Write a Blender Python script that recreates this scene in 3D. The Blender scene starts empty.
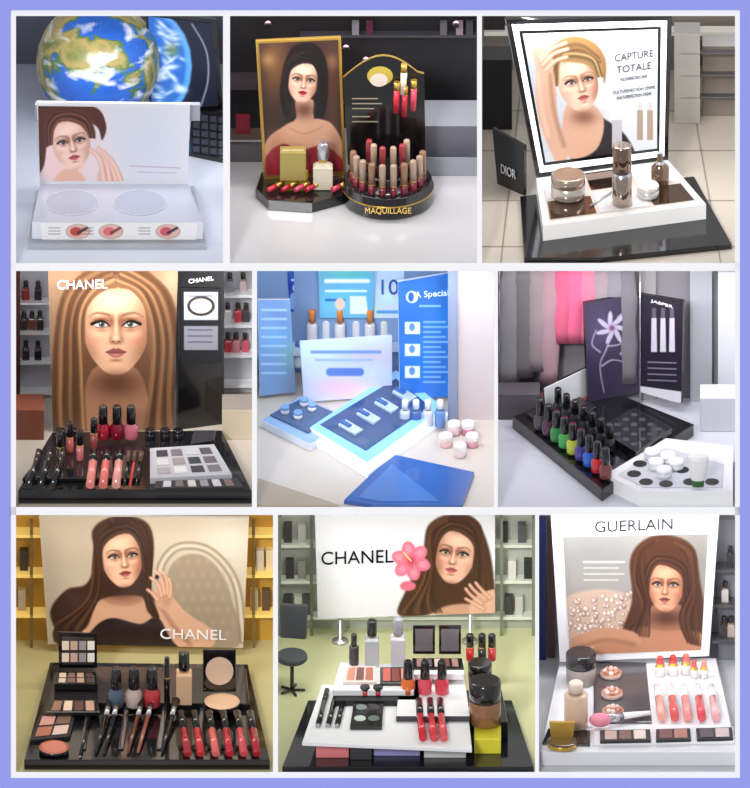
import bpy, math, numpy as np, random
from mathutils import Vector
random.seed(3); rng=np.random.default_rng(3)
S=.0025; TH=math.radians(28); sn=math.sin(TH); cs=math.cos(TH); Z0=1.35
ZF=0
def fl(u,v,h=0):
    b=(394-v)*S; Z=ZF+h*S/cs; t=(Z0+b*cs-Z)/sn
    return Vector(((u-375)*S,b*sn+t*cs,Z))
def atY(u,v,Y):
    b=(394-v)*S; t=(Y-b*sn)/cs
    return Vector(((u-375)*S,Y,Z0+b*cs-t*sn))
def onF(F,c,off=0):
    X=(c[0]-375)*S; f=(X-F[3].x)/(F[2].x-F[3].x)
    return atY(c[0],c[1],F[3].y+(F[2].y-F[3].y)*f-off*S)
def fp(u,v,t=0):
    b=(394-v)*S
    return Vector(((u-375)*S,b*sn-t*S*cs,Z0+b*cs+t*S*sn))
def lin(c):
    c=np.asarray(c,float)/255
    return np.where(c<=.04045,c/12.92,((c+.055)/1.055)**2.4)
_mc={}
def M(r,g,b,rough=.45,metal=0,emit=0,tr=0,noise=0,amp=.12,alpha=1):
    k=(r,g,b,rough,metal,emit,tr,noise,amp,alpha)
    if k in _mc: return _mc[k]
    m=bpy.data.materials.new('mat_%d_%d_%d'%(r,g,b)); m.use_nodes=True
    nt=m.node_tree; p=nt.nodes['Principled BSDF']; c=lin((r,g,b))
    p.inputs['Base Color'].default_value=(*c,1); p.inputs['Roughness'].default_value=rough
    p.inputs['Metallic'].default_value=metal
    p.inputs['Transmission Weight'].default_value=tr
    p.inputs['Alpha'].default_value=alpha
    if rough<=.3 and not metal: p.inputs['Coat Weight'].default_value=.5; p.inputs['Coat Roughness'].default_value=.05
    if emit:
        p.inputs['Emission Color'].default_value=(*c,1); p.inputs['Emission Strength'].default_value=emit
    if noise:
        n=nt.nodes.new('ShaderNodeTexNoise'); n.inputs['Scale'].default_value=noise; n.inputs['Detail'].default_value=4
        tc=nt.nodes.new('ShaderNodeTexCoord'); nt.links.new(tc.outputs['Object'],n.inputs['Vector'])
        mx=nt.nodes.new('ShaderNodeMix'); mx.data_type='RGBA'
        mx.inputs[6].default_value=(*(c*(1-amp*2)),1); mx.inputs[7].default_value=(*np.clip(c*(1+amp*2),0,1),1)
        nt.links.new(n.outputs['Fac'],mx.inputs[0]); nt.links.new(mx.outputs[2],p.inputs['Base Color'])
    _mc[k]=m; return m
BLK=M(14,13,15,.16); BLKM=M(22,21,24,.5); WH=M(238,238,240,.35); GOLD=M(205,165,80,.3,.8); SIL=M(200,200,205,.25,.8)
CLR=M(235,240,248,.08,0,0,0,0,.12,.35); GREY=M(150,150,155)
class B:
    def __init__(s,name): s.n=name;s.V=[];s.F=[];s.MI=[];s.SM=[];s.M=[]
    def mi(s,m):
        if m not in s.M: s.M.append(m)
        return s.M.index(m)
    def add(s,vs,fs,m,sm=False):
        o=len(s.V); s.V+=[tuple(v) for v in vs]; i=s.mi(m)
        for f in fs: s.F.append([o+k for k in f]); s.MI.append(i); s.SM.append(sm)
    def prism(s,pts,ht,hb,m,mt=None):
        T=[fl(u,v,ht) for u,v in pts]; dz=(ht-hb)*S/cs; Bt=[Vector((p.x,p.y,p.z-dz)) for p in T]; n=len(T)
        s.add(T,[list(range(n))],mt or m)
        s.add(T+Bt,[[i,(i+1)%n,n+(i+1)%n,n+i] for i in range(n)]+[list(range(2*n-1,n-1,-1))],m); return s
    def box(s,u0,u1,v,h,d,m,h0=0,mt=None):
        return s.prism([(u0,v-h),(u1,v-h),(u1,v-h-d),(u0,v-h-d)],h0+h,h0,m,mt)
    def sb(s,u0,u1,vf,h,d,m,h0=0,mt=None): return s.box(u0,u1,vf-h0,h,d,m,h0,mt)
    def lathe(s,u,v,h0,prof,n=20,rot=0,sy=1):
        c=fl(u,v,h0); rings=[]
        for r,h,m in prof:
            rings.append(([c+Vector((r*S*math.cos(rot+2*math.pi*k/n),r*S*sy*math.sin(rot+2*math.pi*k/n),h*S/cs)) for k in range(n)],m))
        sm=n>8
        s.add(rings[0][0],[list(range(n))[::-1]],rings[0][1])
        for (a,_),(b,m) in zip(rings,rings[1:]):
            s.add(a+b,[[k,(k+1)%n,n+(k+1)%n,n+k] for k in range(n)],m,sm)
        s.add(rings[-1][0],[list(range(n))],rings[-1][1]); return s
    def up(s,q,h0,m,th=3,mb=None):
        BR=fl(*q[2],h0);BL=fl(*q[3],h0); G=[None,None,BR,BL]
        F=[onF(G,q[0]),onF(G,q[1]),BR,BL]; nrm=Vector((-(BR.y-BL.y),BR.x-BL.x,0)).normalized()*th*S
        K=[p+nrm for p in F]
        s.add(F,[[0,1,2,3]],m); s.add(F+K,[[4,5,6,7]]+[[i,(i+1)%4,4+(i+1)%4,4+i] for i in range(4)],mb or m)
        s.F4=F; return s
    def tube(s,a,b,r,m,r2=None,n=12):
        r2=r if r2 is None else r2; d=(b-a).normalized(); x=d.orthogonal().normalized(); y=d.cross(x)
        A=[a+(x*math.cos(2*math.pi*k/n)+y*math.sin(2*math.pi*k/n))*r*S for k in range(n)]
        C=[b+(x*math.cos(2*math.pi*k/n)+y*math.sin(2*math.pi*k/n))*r2*S for k in range(n)]
        s.add(A+C,[[k,(k+1)%n,n+(k+1)%n,n+k] for k in range(n)],m,True)
        s.add(A+C,[list(range(n))[::-1],list(range(n,2*n))],m); return s
    def sph(s,c,r,m,sc=(1,1,1),nu=24,nv=14):
        vs=[];fs=[]
        for j in range(nv+1):
            a=math.pi*j/nv
            for i in range(nu):
                t=2*math.pi*i/nu
                vs.append(c+Vector((r*S*sc[0]*math.sin(a)*math.cos(t),r*S*sc[1]*math.sin(a)*math.sin(t),r*S*sc[2]*math.cos(a))))
        for j in range(nv):
            for i in range(nu): fs.append([j*nu+i,j*nu+(i+1)%nu,(j+1)*nu+(i+1)%nu,(j+1)*nu+i])
        s.add(vs,fs,m,True); return s
    def done(s,bev=0,par=None):
        V=np.array(s.V); o=np.array([(V[:,0].min()+V[:,0].max())/2,(V[:,1].min()+V[:,1].max())/2,V[:,2].min()])
        me=bpy.data.meshes.new(s.n); me.from_pydata([tuple(p) for p in V-o],[],s.F)
        for m in s.M: me.materials.append(m)
        me.polygons.foreach_set('material_index',s.MI); me.polygons.foreach_set('use_smooth',s.SM)
        ob=bpy.data.objects.new(s.n,me); bpy.context.collection.objects.link(ob); ob.location=o
        import bmesh
        bm=bmesh.new(); bm.from_mesh(me); bmesh.ops.remove_doubles(bm,verts=bm.verts,dist=1e-6)
        bmesh.ops.recalc_face_normals(bm,faces=bm.faces); bm.to_mesh(me); bm.free()
        if bev:
            md=ob.modifiers.new('bev','BEVEL'); md.width=bev*S; md.segments=2; md.limit_method='ANGLE'; md.angle_limit=math.radians(50)
        if par: ob.parent=par; ob.location=Vector(o)-par.location
        return ob
# ---------------- painter (printed artwork stored as a colour attribute) -------------
def cr(P,n=8,closed=False):
    P=[np.array(p,float) for p in P]; out=[]; L=len(P)
    rg=range(L) if closed else range(L-1)
    for i in rg:
        if closed: a,b,c,d=P[i-1],P[i],P[(i+1)%L],P[(i+2)%L]
        else: a,b,c,d=P[max(i-1,0)],P[i],P[i+1],P[min(i+2,L-1)]
        for k in range(n):
            t=k/n; out.append(.5*((2*b)+(c-a)*t+(2*a-5*b+4*c-d)*t*t+(3*b-a-3*c+d)*t**3))
    if not closed: out.append(P[-1])
    return np.array(out)
class Pt:
    def __init__(s,q,bg,res=1.9):
        q=np.array(q,float); s.q=q
        w=max(abs(q[1,0]-q[0,0]),4); h=max(abs(q[3,1]-q[0,1]),4)
        s.nx=int(w*res)+2; s.ny=int(h*res)+2
        a,b=np.meshgrid(np.linspace(0,1,s.nx),np.linspace(0,1,s.ny)); s.a=a;s.b=b
        g=lambda k:(q[0,k]*(1-a)*(1-b)+q[1,k]*a*(1-b)+q[2,k]*a*b+q[3,k]*(1-a)*b).ravel()
        s.U=g(0); s.V=g(1); s.C=np.tile(np.array(bg,float),(s.nx*s.ny,1)); s.clip=None; s.T()
    def T(s,cx=0,cy=0,k=1,rot=0,fx=1): s.o=np.array((cx,cy),float);s.k=k;s.r=math.radians(rot);s.fx=fx
    def tp(s,P):
        P=np.atleast_2d(np.array(P,float))*s.k; P=P*np.array([s.fx,1]); c,n=math.cos(s.r),math.sin(s.r)
        return np.stack([P[:,0]*c-P[:,1]*n,P[:,0]*n+P[:,1]*c],1)+s.o
    def bl(s,idx,a,col):
        if s.clip is not None: a=a*s.clip[idx]
        s.C[idx]=s.C[idx]*(1-a[:,None])+np.array(col,float)*a[:,None]
    def sel(s,x0,x1,y0,y1): return np.where((s.U>=x0)&(s.U<=x1)&(s.V>=y0)&(s.V<=y1))[0]
    def polymask(s,P,soft):
        idx=s.sel(P[:,0].min()-soft,P[:,0].max()+soft,P[:,1].min()-soft,P[:,1].max()+soft)
        x=s.U[idx];y=s.V[idx]; d=np.full(len(idx),1e9); ins=np.zeros(len(idx),bool)
        for i in range(len(P)):
            a=P[i];b=P[(i+1)%len(P)]; e=b-a; L=(e@e)+1e-9
            t=np.clip(((x-a[0])*e[0]+(y-a[1])*e[1])/L,0,1)
            d=np.minimum(d,(x-a[0]-t*e[0])**2+(y-a[1]-t*e[1])**2)
            if a[1]!=b[1]:
                cnd=((a[1]>y)!=(b[1]>y)); ins^=cnd&(x<(b[0]-a[0])*(y-a[1])/(b[1]-a[1])+a[0])
        sd=np.where(ins,-1,1)*np.sqrt(d); t=np.clip(.5-sd/soft,0,1)
        return idx,t*t*(3-2*t)
    def poly(s,P,col,soft=1.,al=1,smooth=True):
        P=s.tp(P)
        if smooth: P=cr(P,6,True)
        idx,a=s.polymask(P,max(soft,.8))
        if len(idx): s.bl(idx,a*al,col)
        return idx,a
    def ell(s,cx,cy,rx,ry,col,soft=1.,al=1,ang=0):
        t=np.linspace(0,2*math.pi,22)[:-1]; A=math.radians(ang)
        x=rx*np.cos(t);y=ry*np.sin(t)
        s.poly(np.stack([cx+x*math.cos(A)-y*math.sin(A),cy+x*math.sin(A)+y*math.cos(A)],1),col,soft,al,False)
    def glow(s,cx,cy,rx,ry,col,al=.5,ang=0):
        c=s.tp([(cx,cy)])[0]; rx=rx*s.k;ry=ry*s.k; R=max(rx,ry)*2
        idx=s.sel(c[0]-R,c[0]+R,c[1]-R,c[1]+R); A=s.r+math.radians(ang)*s.fx
        x=s.U[idx]-c[0];y=s.V[idx]-c[1]
        X=x*math.cos(A)+y*math.sin(A);Y=-x*math.sin(A)+y*math.cos(A)
        s.bl(idx,al*np.exp(-1.6*((X/rx)**2+(Y/ry)**2)),col)
    def stroke(s,P,w0,col,w1=None,soft=.9,al=1,sm=True,n=6):
        w1=w0 if w1 is None else w1; P=s.tp(P)
        if sm and len(P)>2: P=cr(P,n)
        w0=w0*s.k;w1=w1*s.k; W=max(w0,w1)+soft
        idx=s.sel(P[:,0].min()-W,P[:,0].max()+W,P[:,1].min()-W,P[:,1].max()+W)
        if not len(idx): return
        x=s.U[idx];y=s.V[idx];best=np.full(len(idx),1e9); N=len(P)-1
        for i in range(N):
            a=P[i];b=P[i+1];e=b-a;L=e@e+1e-9
            t=np.clip(((x-a[0])*e[0]+(y-a[1])*e[1])/L,0,1)
            d=np.sqrt((x-a[0]-t*e[0])**2+(y-a[1]-t*e[1])**2)-(w0+(w1-w0)*(i+t)/N)/2
            best=np.minimum(best,d)
        s.bl(idx,np.clip(.5-best/soft,0,1)*al,col)
    def hair(s,A,Bc,n,c0,c1,w,al=.5,jit=.03,wave=0):
        A=cr(A,5);Bc=cr(Bc,5); m=min(len(A),len(Bc)); 
        A=A[np.linspace(0,len(A)-1,m).astype(int)];Bc=Bc[np.linspace(0,len(Bc)-1,m).astype(int)]
        tt=np.linspace(0,1,m)
        for i in range(n):
            t=random.random() if n>12 else i/max(n-1,1); j=np.array([random.uniform(-jit,jit),random.uniform(-jit,jit)])
            f=(.5+.5*math.sin(t*19))**2*random.uniform(.3,1); c=np.array(c0)*(1-f)+np.array(c1)*f
            wv=np.stack([wave*tt*np.sin(tt*11+t*3),0*tt],1)
            s.stroke(A*(1-t)+Bc*t+j+wv,w*random.uniform(.4,1.2),c,w*.3,soft=1.9,al=al,sm=False)
    def face(s,cx,cy,k,rot,skin,lip,iris,brow,yaw=0,fx=1,shade=.6,smoky=.5,hc=None,part=0,low=.3,dark=1):
        s.T(cx,cy,k,rot,fx); sk=np.array(skin,float); dk=sk*np.array([.6,.46,.4]); hi=np.minimum(sk*1.1+10,255)
        O=[(0,-1.36),(.55,-1.22),(.84,-.8),(.88,-.2),(.82,.34),(.64,.78),(.36,1.12),(.14,1.23),(-.14,1.23),(-.36,1.12),(-.64,.78),(-.82,.34),(-.88,-.2),(-.84,-.8),(-.55,-1.22)]
        P=cr(s.tp(O),6,True); idx,a=s.polymask(P,2.2); s.bl(idx,a,sk)
        old=s.clip; cl=np.zeros(len(s.U)); cl[idx]=a; s.clip=cl if old is None else cl*old
        s.glow(dark*.8,.15,.6,1.3,dk,.5*shade)
        for sd in (-1,1):
            w=shade*(1+sd*yaw*1.8)
            s.glow(sd*.98,.3,.4,1.1,dk,.8*w); s.glow(sd*.66,.66,.24,.42,dk,.45*w,sd*28); s.glow(sd*.9,-.8,.36,.6,dk,.6*w)
            s.glow(sd*.47,.2,.24,.14,hi,.5,sd*-20); s.glow(sd*.52,.34,.25,.18,(216,112,96),.22)
        s.glow(0,1.27,.6,.17,dk,.7*shade); s.glow(0,-.65,.42,.3,hi,.4); s.glow(0,-1.15,1.0,.3,dk,.7*shade)
        X=yaw*.26; q=1-abs(yaw)*.18
        bd=sk*np.array([.42,.3,.26])
        for sd in (-1,1):
            ex=X+sd*.375*q; wq=.2*q*(1-.2*yaw*sd)
            s.glow(ex,-.14,.32,.19,dk,.8); s.glow(ex,-.17,.27,.12,bd,smoky); s.glow(ex+sd*.08,-.29,.16,.05,hi,.35)
            s.glow(ex-sd*.25,-.14,.11,.2,dk,.8); s.glow(ex,.09,.18,.05,dk,.45)
            s.poly([(ex-wq,-.05),(ex-wq*.5,-.12),(ex,-.145),(ex+wq*.55,-.12),(ex+wq,-.06),(ex+wq*.5,-.01),(ex,.005),(ex-wq*.5,.0)],(212,202,198),1)
            s.ell(ex+X*.1,-.075,.084,.08,iris,.9); s.ell(ex+X*.1,-.075,.042,.042,(15,12,12),.9)
            s.ell(ex+X*.1-.03,-.1,.018,.018,(250,250,250),.8,.9)
            s.stroke([(ex-sd*wq*1.05,-.03),(ex-sd*wq*.5,-.12),(ex,-.155),(ex+sd*wq*.6,-.135),(ex+sd*wq*1.3,-.08)],.04,(24,15,14),.09)
            s.stroke([(ex-wq*.8,-.0),(ex,.02),(ex+wq*.9,-.03)],.025,bd,.025,al=.8)
            s.stroke([(ex-wq,-.17),(ex,-.22),(ex+wq,-.16)],.03,bd,.02,al=.4,soft=1.3)
            s.stroke([(ex-sd*.19,-.31),(ex-sd*.02,-.36),(ex+sd*.16,-.365),(ex+sd*.33,-.27)],.075,brow,.025,al=.7,soft=1.7)
        s.stroke([(X-.12,-.28),(X*1.3-.09,.05),(X*1.5-.13,.32)],.06,dk,.07,soft=max(2,k*.13),al=.4)
        s.stroke([(X+.12,-.28),(X*1.3+.11,.05),(X*1.5+.15,.32)],.07,dk,.1,soft=max(2,k*.14),al=.55 if dark>0 else .3)
        s.glow(X*1.5,.0,.055,.33,hi,.6); s.glow(X*1.7,.28,.08,.06,hi,.65)
        s.glow(X*1.5,.42,.2,.06,dk,.8)
        for sd in (-1,1):
            s.ell(X*1.5+sd*.075,.38,.04,.018,bd*.5,1,.8); s.stroke([(X*1.5+sd*.13,.28),(X*1.5+sd*.165,.34),(X*1.5+sd*.12,.4)],.03,bd,.03,al=.35,soft=1.5)
        L=np.array(lip,float); m=.66; x=X*1.4; w=.27*q
        s.poly([(x-w,m),(x-w*.5,m-.07),(x-.06,m-.105),(x,m-.085),(x+.06,m-.105),(x+w*.5,m-.07),(x+w,m),(x+w*.4,m+.01),(x,m+.02),(x-w*.4,m+.01)],L*.76,1.3)
        s.poly([(x-w*.92,m),(x-w*.4,m+.01),(x,m+.02),(x+w*.4,m+.01),(x+w*.92,m),(x+w*.5,m+.11),(x,m+.145),(x-w*.5,m+.11)],L*.95,1.4)
        s.stroke([(x-w,m),(x-w*.4,m+.01),(x,m+.025),(x+w*.4,m+.01),(x+w,m)],.024,L*.33,.024,al=.8)
        s.glow(x,m+.075,.1,.03,np.minimum(L+70,255),.6); s.glow(x,m+.22,.17,.05,dk,.8)
        s.glow(x,.97,.15,.1,hi,.35)
        s.clip=old
        if hc is not None:
            c0=np.array(hc,float)
            for sd in (-1,1):
                s.poly([(part,-1.06),(part+sd*.3,-.98),(part*.3+sd*.62,-.72),(sd*.8,-.32),(sd*.84,low),(sd*1.1,low+.3),(sd*1.16,-.5),(sd*.9,-1.25),(part*.5+sd*.3,-1.48),(part,-1.48)],c0,2.5)
                for _ in range(34):
                    t=random.random(); f=(.5+.5*math.sin(t*12))**2*random.uniform(.2,1); c=c0*.6*(1-f)+np.minimum(c0*1.5+26,225)*f
                    s.stroke([(part+sd*.03,-1.1-.36*t),(part*.5+sd*(.34+.08*t),-1.0-.42*t),(sd*(.7+.24*t),-.66-.36*t),(sd*(.83+.26*t),-.15),(sd*(.85+.27*t),low+.2)],.05,c,.03,soft=1.8,al=.5,n=4)
        s.T()
    def hand(s,pts_list,w,skin,palm=None):
        sk=np.array(skin,float); dk=sk*np.array([.72,.6,.54])
        if palm:
            mx=np.mean([a[0] for a in palm]);my=np.mean([a[1] for a in palm])
            s.poly(palm,sk*.93,2.4); s.glow(mx+2,my+2,6,7,dk,.4)
        for f in pts_list:
            s.stroke(f,w+.6,dk,w*.75+.5,al=.6,soft=1.8); s.stroke([(x-.4,y-.3) for x,y in f],w-.8,sk,w*.6,soft=2)
            s.stroke([(f[-1][0]*.8+f[-2][0]*.2,f[-1][1]*.8+f[-2][1]*.2),f[-1]],w*.3,(230,190,180),w*.25)
    def obj(s,name,F,off=.6,par=None,emit=0,rough=.32):
        s.C*=(1+rng.normal(0,.012,(len(s.C),1)))
        F=[onF(F,tuple(c),off) for c in s.q]
        a=s.a.ravel()[:,None];b=s.b.ravel()[:,None]; q=[np.array(p) for p in F]
        V=q[0]*(1-a)*(1-b)+q[1]*a*(1-b)+q[2]*a*b+q[3]*(1-a)*b
        o=np.array(par.location) if par else V.mean(0)
        me=bpy.data.meshes.new(name); i=np.arange(s.nx*s.ny).reshape(s.ny,s.nx)
        fs=np.stack([i[:-1,:-1],i[1:,:-1],i[1:,1:],i[:-1,1:]],-1).reshape(-1,4)
        me.from_pydata((V-o).tolist(),[],fs.tolist())
        at=me.color_attributes.new('print','FLOAT_COLOR','POINT')
        c=np.ones((len(V),4)); c[:,:3]=lin(np.clip(s.C,0,255)); at.data.foreach_set('color',c.ravel())
        m=bpy.data.materials.new('print_'+name); m.use_nodes=True; nt=m.node_tree; p=nt.nodes['Principled BSDF']
        an=nt.nodes.new('ShaderNodeAttribute'); an.attribute_name='print'; nt.links.new(an.outputs['Color'],p.inputs['Base Color'])
        p.inputs['Roughness'].default_value=rough
        if emit: nt.links.new(an.outputs['Color'],p.inputs['Emission Color']); p.inputs['Emission Strength'].default_value=emit
        me.materials.append(m); ob=bpy.data.objects.new(name,me); bpy.context.collection.objects.link(ob)
        if par: ob.parent=par
        else: ob.location=o
        return ob
def txt(t,u,v,w,h,mat,F,par,off=2):
    cu=bpy.data.curves.new('lettering','FONT'); cu.body=t; cu.align_x='CENTER'; cu.align_y='CENTER'; cu.extrude=.0006
    ob=bpy.data.objects.new('lettering',cu); bpy.context.collection.objects.link(ob); cu.materials.append(mat)
    bpy.context.view_layer.update(); d=ob.dimensions
    p=onF(F,(u,v),off); ob.rotation_euler=(math.pi/2,0,math.atan2(F[2].y-F[3].y,F[2].x-F[3].x))
    sx=w*S/d.x; sy=h*S/cs/d.y; ob.scale=(sx,sy,1); ob.location=p
    if par: ob.parent=par; ob.location=p-par.location
    return ob
def sub(q,a0,b0,a1,b1):
    g=lambda a,b:tuple(q[0][k]*(1-a)*(1-b)+q[1][k]*a*(1-b)+q[2][k]*a*b+q[3][k]*(1-a)*b for k in (0,1))
    return [g(a0,b0),g(a1,b0),g(a1,b1),g(a0,b1)]
# ------------- products -------------
def nail(u,v,h,col,k=1,cap=BLK):
    c=M(*col,.15); B('nail_polish_bottle').lathe(u,v,h,[(4.6*k,0,c),(5.4*k,1*k,c),(5.4*k,9*k,c),(3.6*k,11.5*k,c),(3.6*k,12*k,cap),(3.8*k,12.2*k,cap),(3.3*k,24*k,cap),(2.6*k,24.8*k,cap)]).done()
def lipst(u,v,h,base,tip,H=24,r=4):
    b=M(*base,.25,.3);t=M(*tip,.3); B('lipstick').lathe(u,v,h,[(r,0,b),(r,H*.5,b),(r*.82,H*.5,GOLD),(r*.82,H*.66,GOLD),(r*.65,H*.66,t),(r*.65,H*.9,t),(r*.5,H*.97,t),(r*.2,H,t)]).done()
def tubep(u,v,h,cb,cc,H=30,r=3.5,f=.6,name='mascara_tube'):
    b=M(*cb,.25);c=M(*cc,.25); B(name).lathe(u,v,h,[(r*.9,0,b),(r,.8,b),(r,H*f,b),(r*.85,H*f,GOLD),(r*.85,H*(f+.03),GOLD),(r,H*(f+.03),c),(r*.95,H-1,c),(r*.7,H,c)]).done()
def jar(u,v,h,r,H,cb,cl,name='cream_jar',mt=.0):
    b=M(*cb,.2,mt);l=M(*cl,.2,mt); B(name).lathe(u,v,h,[(r*.9,0,b),(r,1.2,b),(r,H*.55,b),(r*.93,H*.57,l),(r*1.01,H*.6,l),(r*1.01,H-1.3,l),(r*.9,H,l)],28).done()
def bottle(u,v,h,r,H,cb,cc,sq=False,name='foundation_bottle',f=.62):
    b=M(*cb,.15);c=M(*cc,.2); n=4 if sq else 20; q=1.25 if sq else 1
    o=B(name).lathe(u,v,h,[(r*q*.95,0,b),(r*q,1,b),(r*q,H*f-2,b),(r*q*.8,H*f,b)],n,math.pi/4)
    o.lathe(u,v-H*f,h+H*f,[(r*.45,0,GOLD),(r*.45,1.5,GOLD),(r*.62,1.5,c),(r*.6,H*(1-f)-1,c),(r*.5,H*(1-f),c)],16); o.done(.7 if sq else 0)
def glossl(a,b,c,col,r=4,cap=BLK,name='lip_gloss_tube'):
    B(name).tube(fl(*a),fl(*b),r,M(*col,.13)).tube(fl(*b),fl(*c),r*.9,cap).done()
def palette(q,h,th,mat,cols,nx,ny,name='eyeshadow_palette',m=.07,rnd=False,rough=.4):
    o=B(name).prism(q[::-1],h,h-th,mat); k=0
    for j in range(ny):
        for i in range(nx):
            c=cols[k%len(cols)]; k+=1
            qq=sub(q,m+(1-2*m)*i/nx+.025,m+(1-2*m)*j/ny+.04,m+(1-2*m)*(i+1)/nx-.025,m+(1-2*m)*(j+1)/ny-.04)
            cm=M(*c,rough)
            if rnd:
                cx=sum(p[0] for p in qq)/4;cy=sum(p[1] for p in qq)/4; r=abs(qq[1][0]-qq[0][0])/2
                o.lathe(cx,cy,h,[(r,0,cm),(r,.7,cm)],20)
            else: o.prism([(x,y-.7) for x,y in qq[::-1]],h+.7,h,cm)
    return o.done(.6)
def lid(q,h,inner,name='compact_mirror',mat=BLK):
    o=B(name).up(q,h,mat,2.2); F=o.F4; o.add([onF(F,p,.5) for p in sub(q,.1,.1,.9,.9)],[[0,1,2,3]],inner); o.done(); return F
# ------------- compartments -------------
FR=M(252,252,255,.5); 
def shell(x0,x1,v0,v1,vbk,mf,mw,e=3,lc=(1,1,1)):
    global ZF
    ZF=Z0+(394-(v1+2))*S*cs
    B('countertop').prism([(x0-2,v1+2),(x1+2,v1+2),(x1+2,vbk),(x0-2,vbk)],0,-4,mf).done()
    B('wall_back').box(x0-2,x1+2,vbk,vbk-v0+4,3,mw).done()
    L=bpy.data.lights.new('compartment_fill','AREA'); L.shape='RECTANGLE'; L.size=(x1-x0)*S*.9; L.size_y=.08; L.energy=e*.72; L.color=lc  # added fill light to brighten the compartment, no fixture modelled
    lo=bpy.data.objects.new('compartment_fill',L); bpy.context.collection.objects.link(lo)
    p=fp((x0+x1)/2,v0-1,0); lo.location=p+Vector((0,.05,-.045)); lo.rotation_euler=(math.radians(16),0,0)
r=B('display_rack')
def bar(u0,u1,v0,v1,m=FR,t=6,b=0):
    A=[fp(u0,v0,t),fp(u1,v0,t),fp(u1,v1,t),fp(u0,v1,t)];C=[fp(u0,v0,b),fp(u1,v0,b),fp(u1,v1,b),fp(u0,v1,b)]
    r.add(A+C,[[0,1,2,3],[7,6,5,4]]+[[i,(i+1)%4,4+(i+1)%4,4+i] for i in range(4)],m)
bar(10,740,10,16);bar(10,740,263,271);bar(10,740,507,515);bar(10,740,772,778)
bar(10,16,16,772);bar(735,740,16,772)
for u0,u1,v0,v1 in [(223,230,16,263),(477,482,16,263),(252,257,271,507),(494,498,271,507),(273,278,515,772),(535,539,515,772)]: bar(u0,u1,v0,v1)
EDG=M(136,144,236,.4)
bar(-30,780,-30,10,EDG,9);bar(-30,780,778,815,EDG,9);bar(-30,10,10,778,EDG,9);bar(740,780,10,778,EDG,9)
for xs,v0,v1 in [((13,226.5,479.5,737),16,263),((13,254.5,496,737),271,507),((13,275.5,537,737),515,772)]:
    for x in xs:
        a=fp(x,v0);b=fp(x,v1+2); D=1.15; ya=a.y; zt=a.z-.002
        P=[Vector((x_,y,z)) for x_ in (a.x-S,a.x+S) for y,z in ((b.y,b.z),(a.y,zt),(b.y+D,zt),(b.y+D,b.z))]
        r.add(P,[[0,1,2,3],[7,6,5,4]]+[[i,(i+1)%4,4+(i+1)%4,4+i] for i in range(4)],FR)
r.done()
# =============== P1 ===============
shell(16,223,16,263,64,M(196,199,211,.6,noise=3,amp=.04),M(118,118,132,.7,noise=4,amp=.1))
em=bpy.data.materials.new('earth'); em.use_nodes=True; nt=em.node_tree; p=nt.nodes['Principled BSDF']; p.inputs['Roughness'].default_value=.25
tc=nt.nodes.new('ShaderNodeTexCoord')
def noi(sc,ramp,off=0,st=1):
    mp=nt.nodes.new('ShaderNodeMapping'); mp.inputs['Location'].default_value=(off,off*.7,off*1.3); mp.inputs['Scale'].default_value=(1,1,st); nt.links.new(tc.outputs['Object'],mp.inputs[0])
    n=nt.nodes.new('ShaderNodeTexNoise'); n.inputs['Scale'].default_value=sc; n.inputs['Detail'].default_value=6; n.inputs['Distortion'].default_value=.4; nt.links.new(mp.outputs[0],n.inputs['Vector'])
    q=nt.nodes.new('ShaderNodeValToRGB'); nt.links.new(n.outputs['Fac'],q.inputs[0])
    while len(q.color_ramp.elements)<len(ramp): q.color_ramp.elements.new(.5)
    for e,(ps,c) in zip(q.color_ramp.elements,ramp): e.position=ps; e.color=(*lin(c),1)
    return q
a=noi(8,[(.0,(12,40,130)),(.5,(36,96,190)),(.52,(70,110,60)),(.58,(170,150,90)),(.7,(90,110,50))],.93)
b=noi(14,[(.55,(0,0,0)),(.72,(255,255,255))],2,2.2)
mx=nt.nodes.new('ShaderNodeMix'); mx.data_type='RGBA'; mx.inputs[7].default_value=(.8,.84,.9,1)
nt.links.new(b.outputs[0],mx.inputs[0]); nt.links.new(a.outputs[0],mx.inputs[6]); nt.links.new(mx.outputs[2],p.inputs['Base Color'])
g=B('earth_globe'); g.lathe(98,62+62*cs,0,[(28,0,WH),(26,2,WH),(12,7,WH)]); g.sph(fl(98,62,62*cs),62,em,nu=48,nv=30); g.done()
o=B('computer_monitor'); Q=[(146,12),(216,20),(224,112),(150,116)]; o.up(Q,0,BLK,5,BLK); F=o.F4; st=o.done(.8)
q=sub(Q,.03,.04,.93,.93); P=Pt(q,(26,30,48)); P.ell(150,66,42,56,(90,160,225),3); P.ell(148,66,38,52,(44,104,190),5)
for _ in range(50):
    t=random.uniform(-1.3,1.3); rr=random.uniform(.3,.95); x=150+38*rr*math.cos(t);y=66+52*rr*math.sin(t); P.glow(x,y,random.uniform(4,9),random.uniform(1.5,3.5),(225,238,250),.7,random.uniform(-40,60))
P.glow(172,50,8,8,(110,130,70),.8); P.stroke([(192,24),(206,50),(208,80),(200,108)],1.5,(150,155,170),soft=1.5)
P.obj('screen_image',F,.6,st,emit=.2)
o=B('laptop'); o.prism([(188,152),(226,160),(226,112),(192,110)],4,0,BLK); 
for j in range(5):
    for i in range(4): x=193+i*8.5;y=114+j*8+i; o.prism([(x,y+5),(x+6.5,y+6),(x+6.5,y),(x,y)],5,4,M(60,60,70,.5))
o.done(.4)
o=B('cosmetics_display_stand'); LG=M(224,226,232,.3)
o.prism([(27,247),(207,247),(194,186),(36,186)],3,0,CLR)
o.prism([(32,222),(203,222),(188,184),(40,184)],20,3,LG,M(176,178,192,.12))
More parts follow.
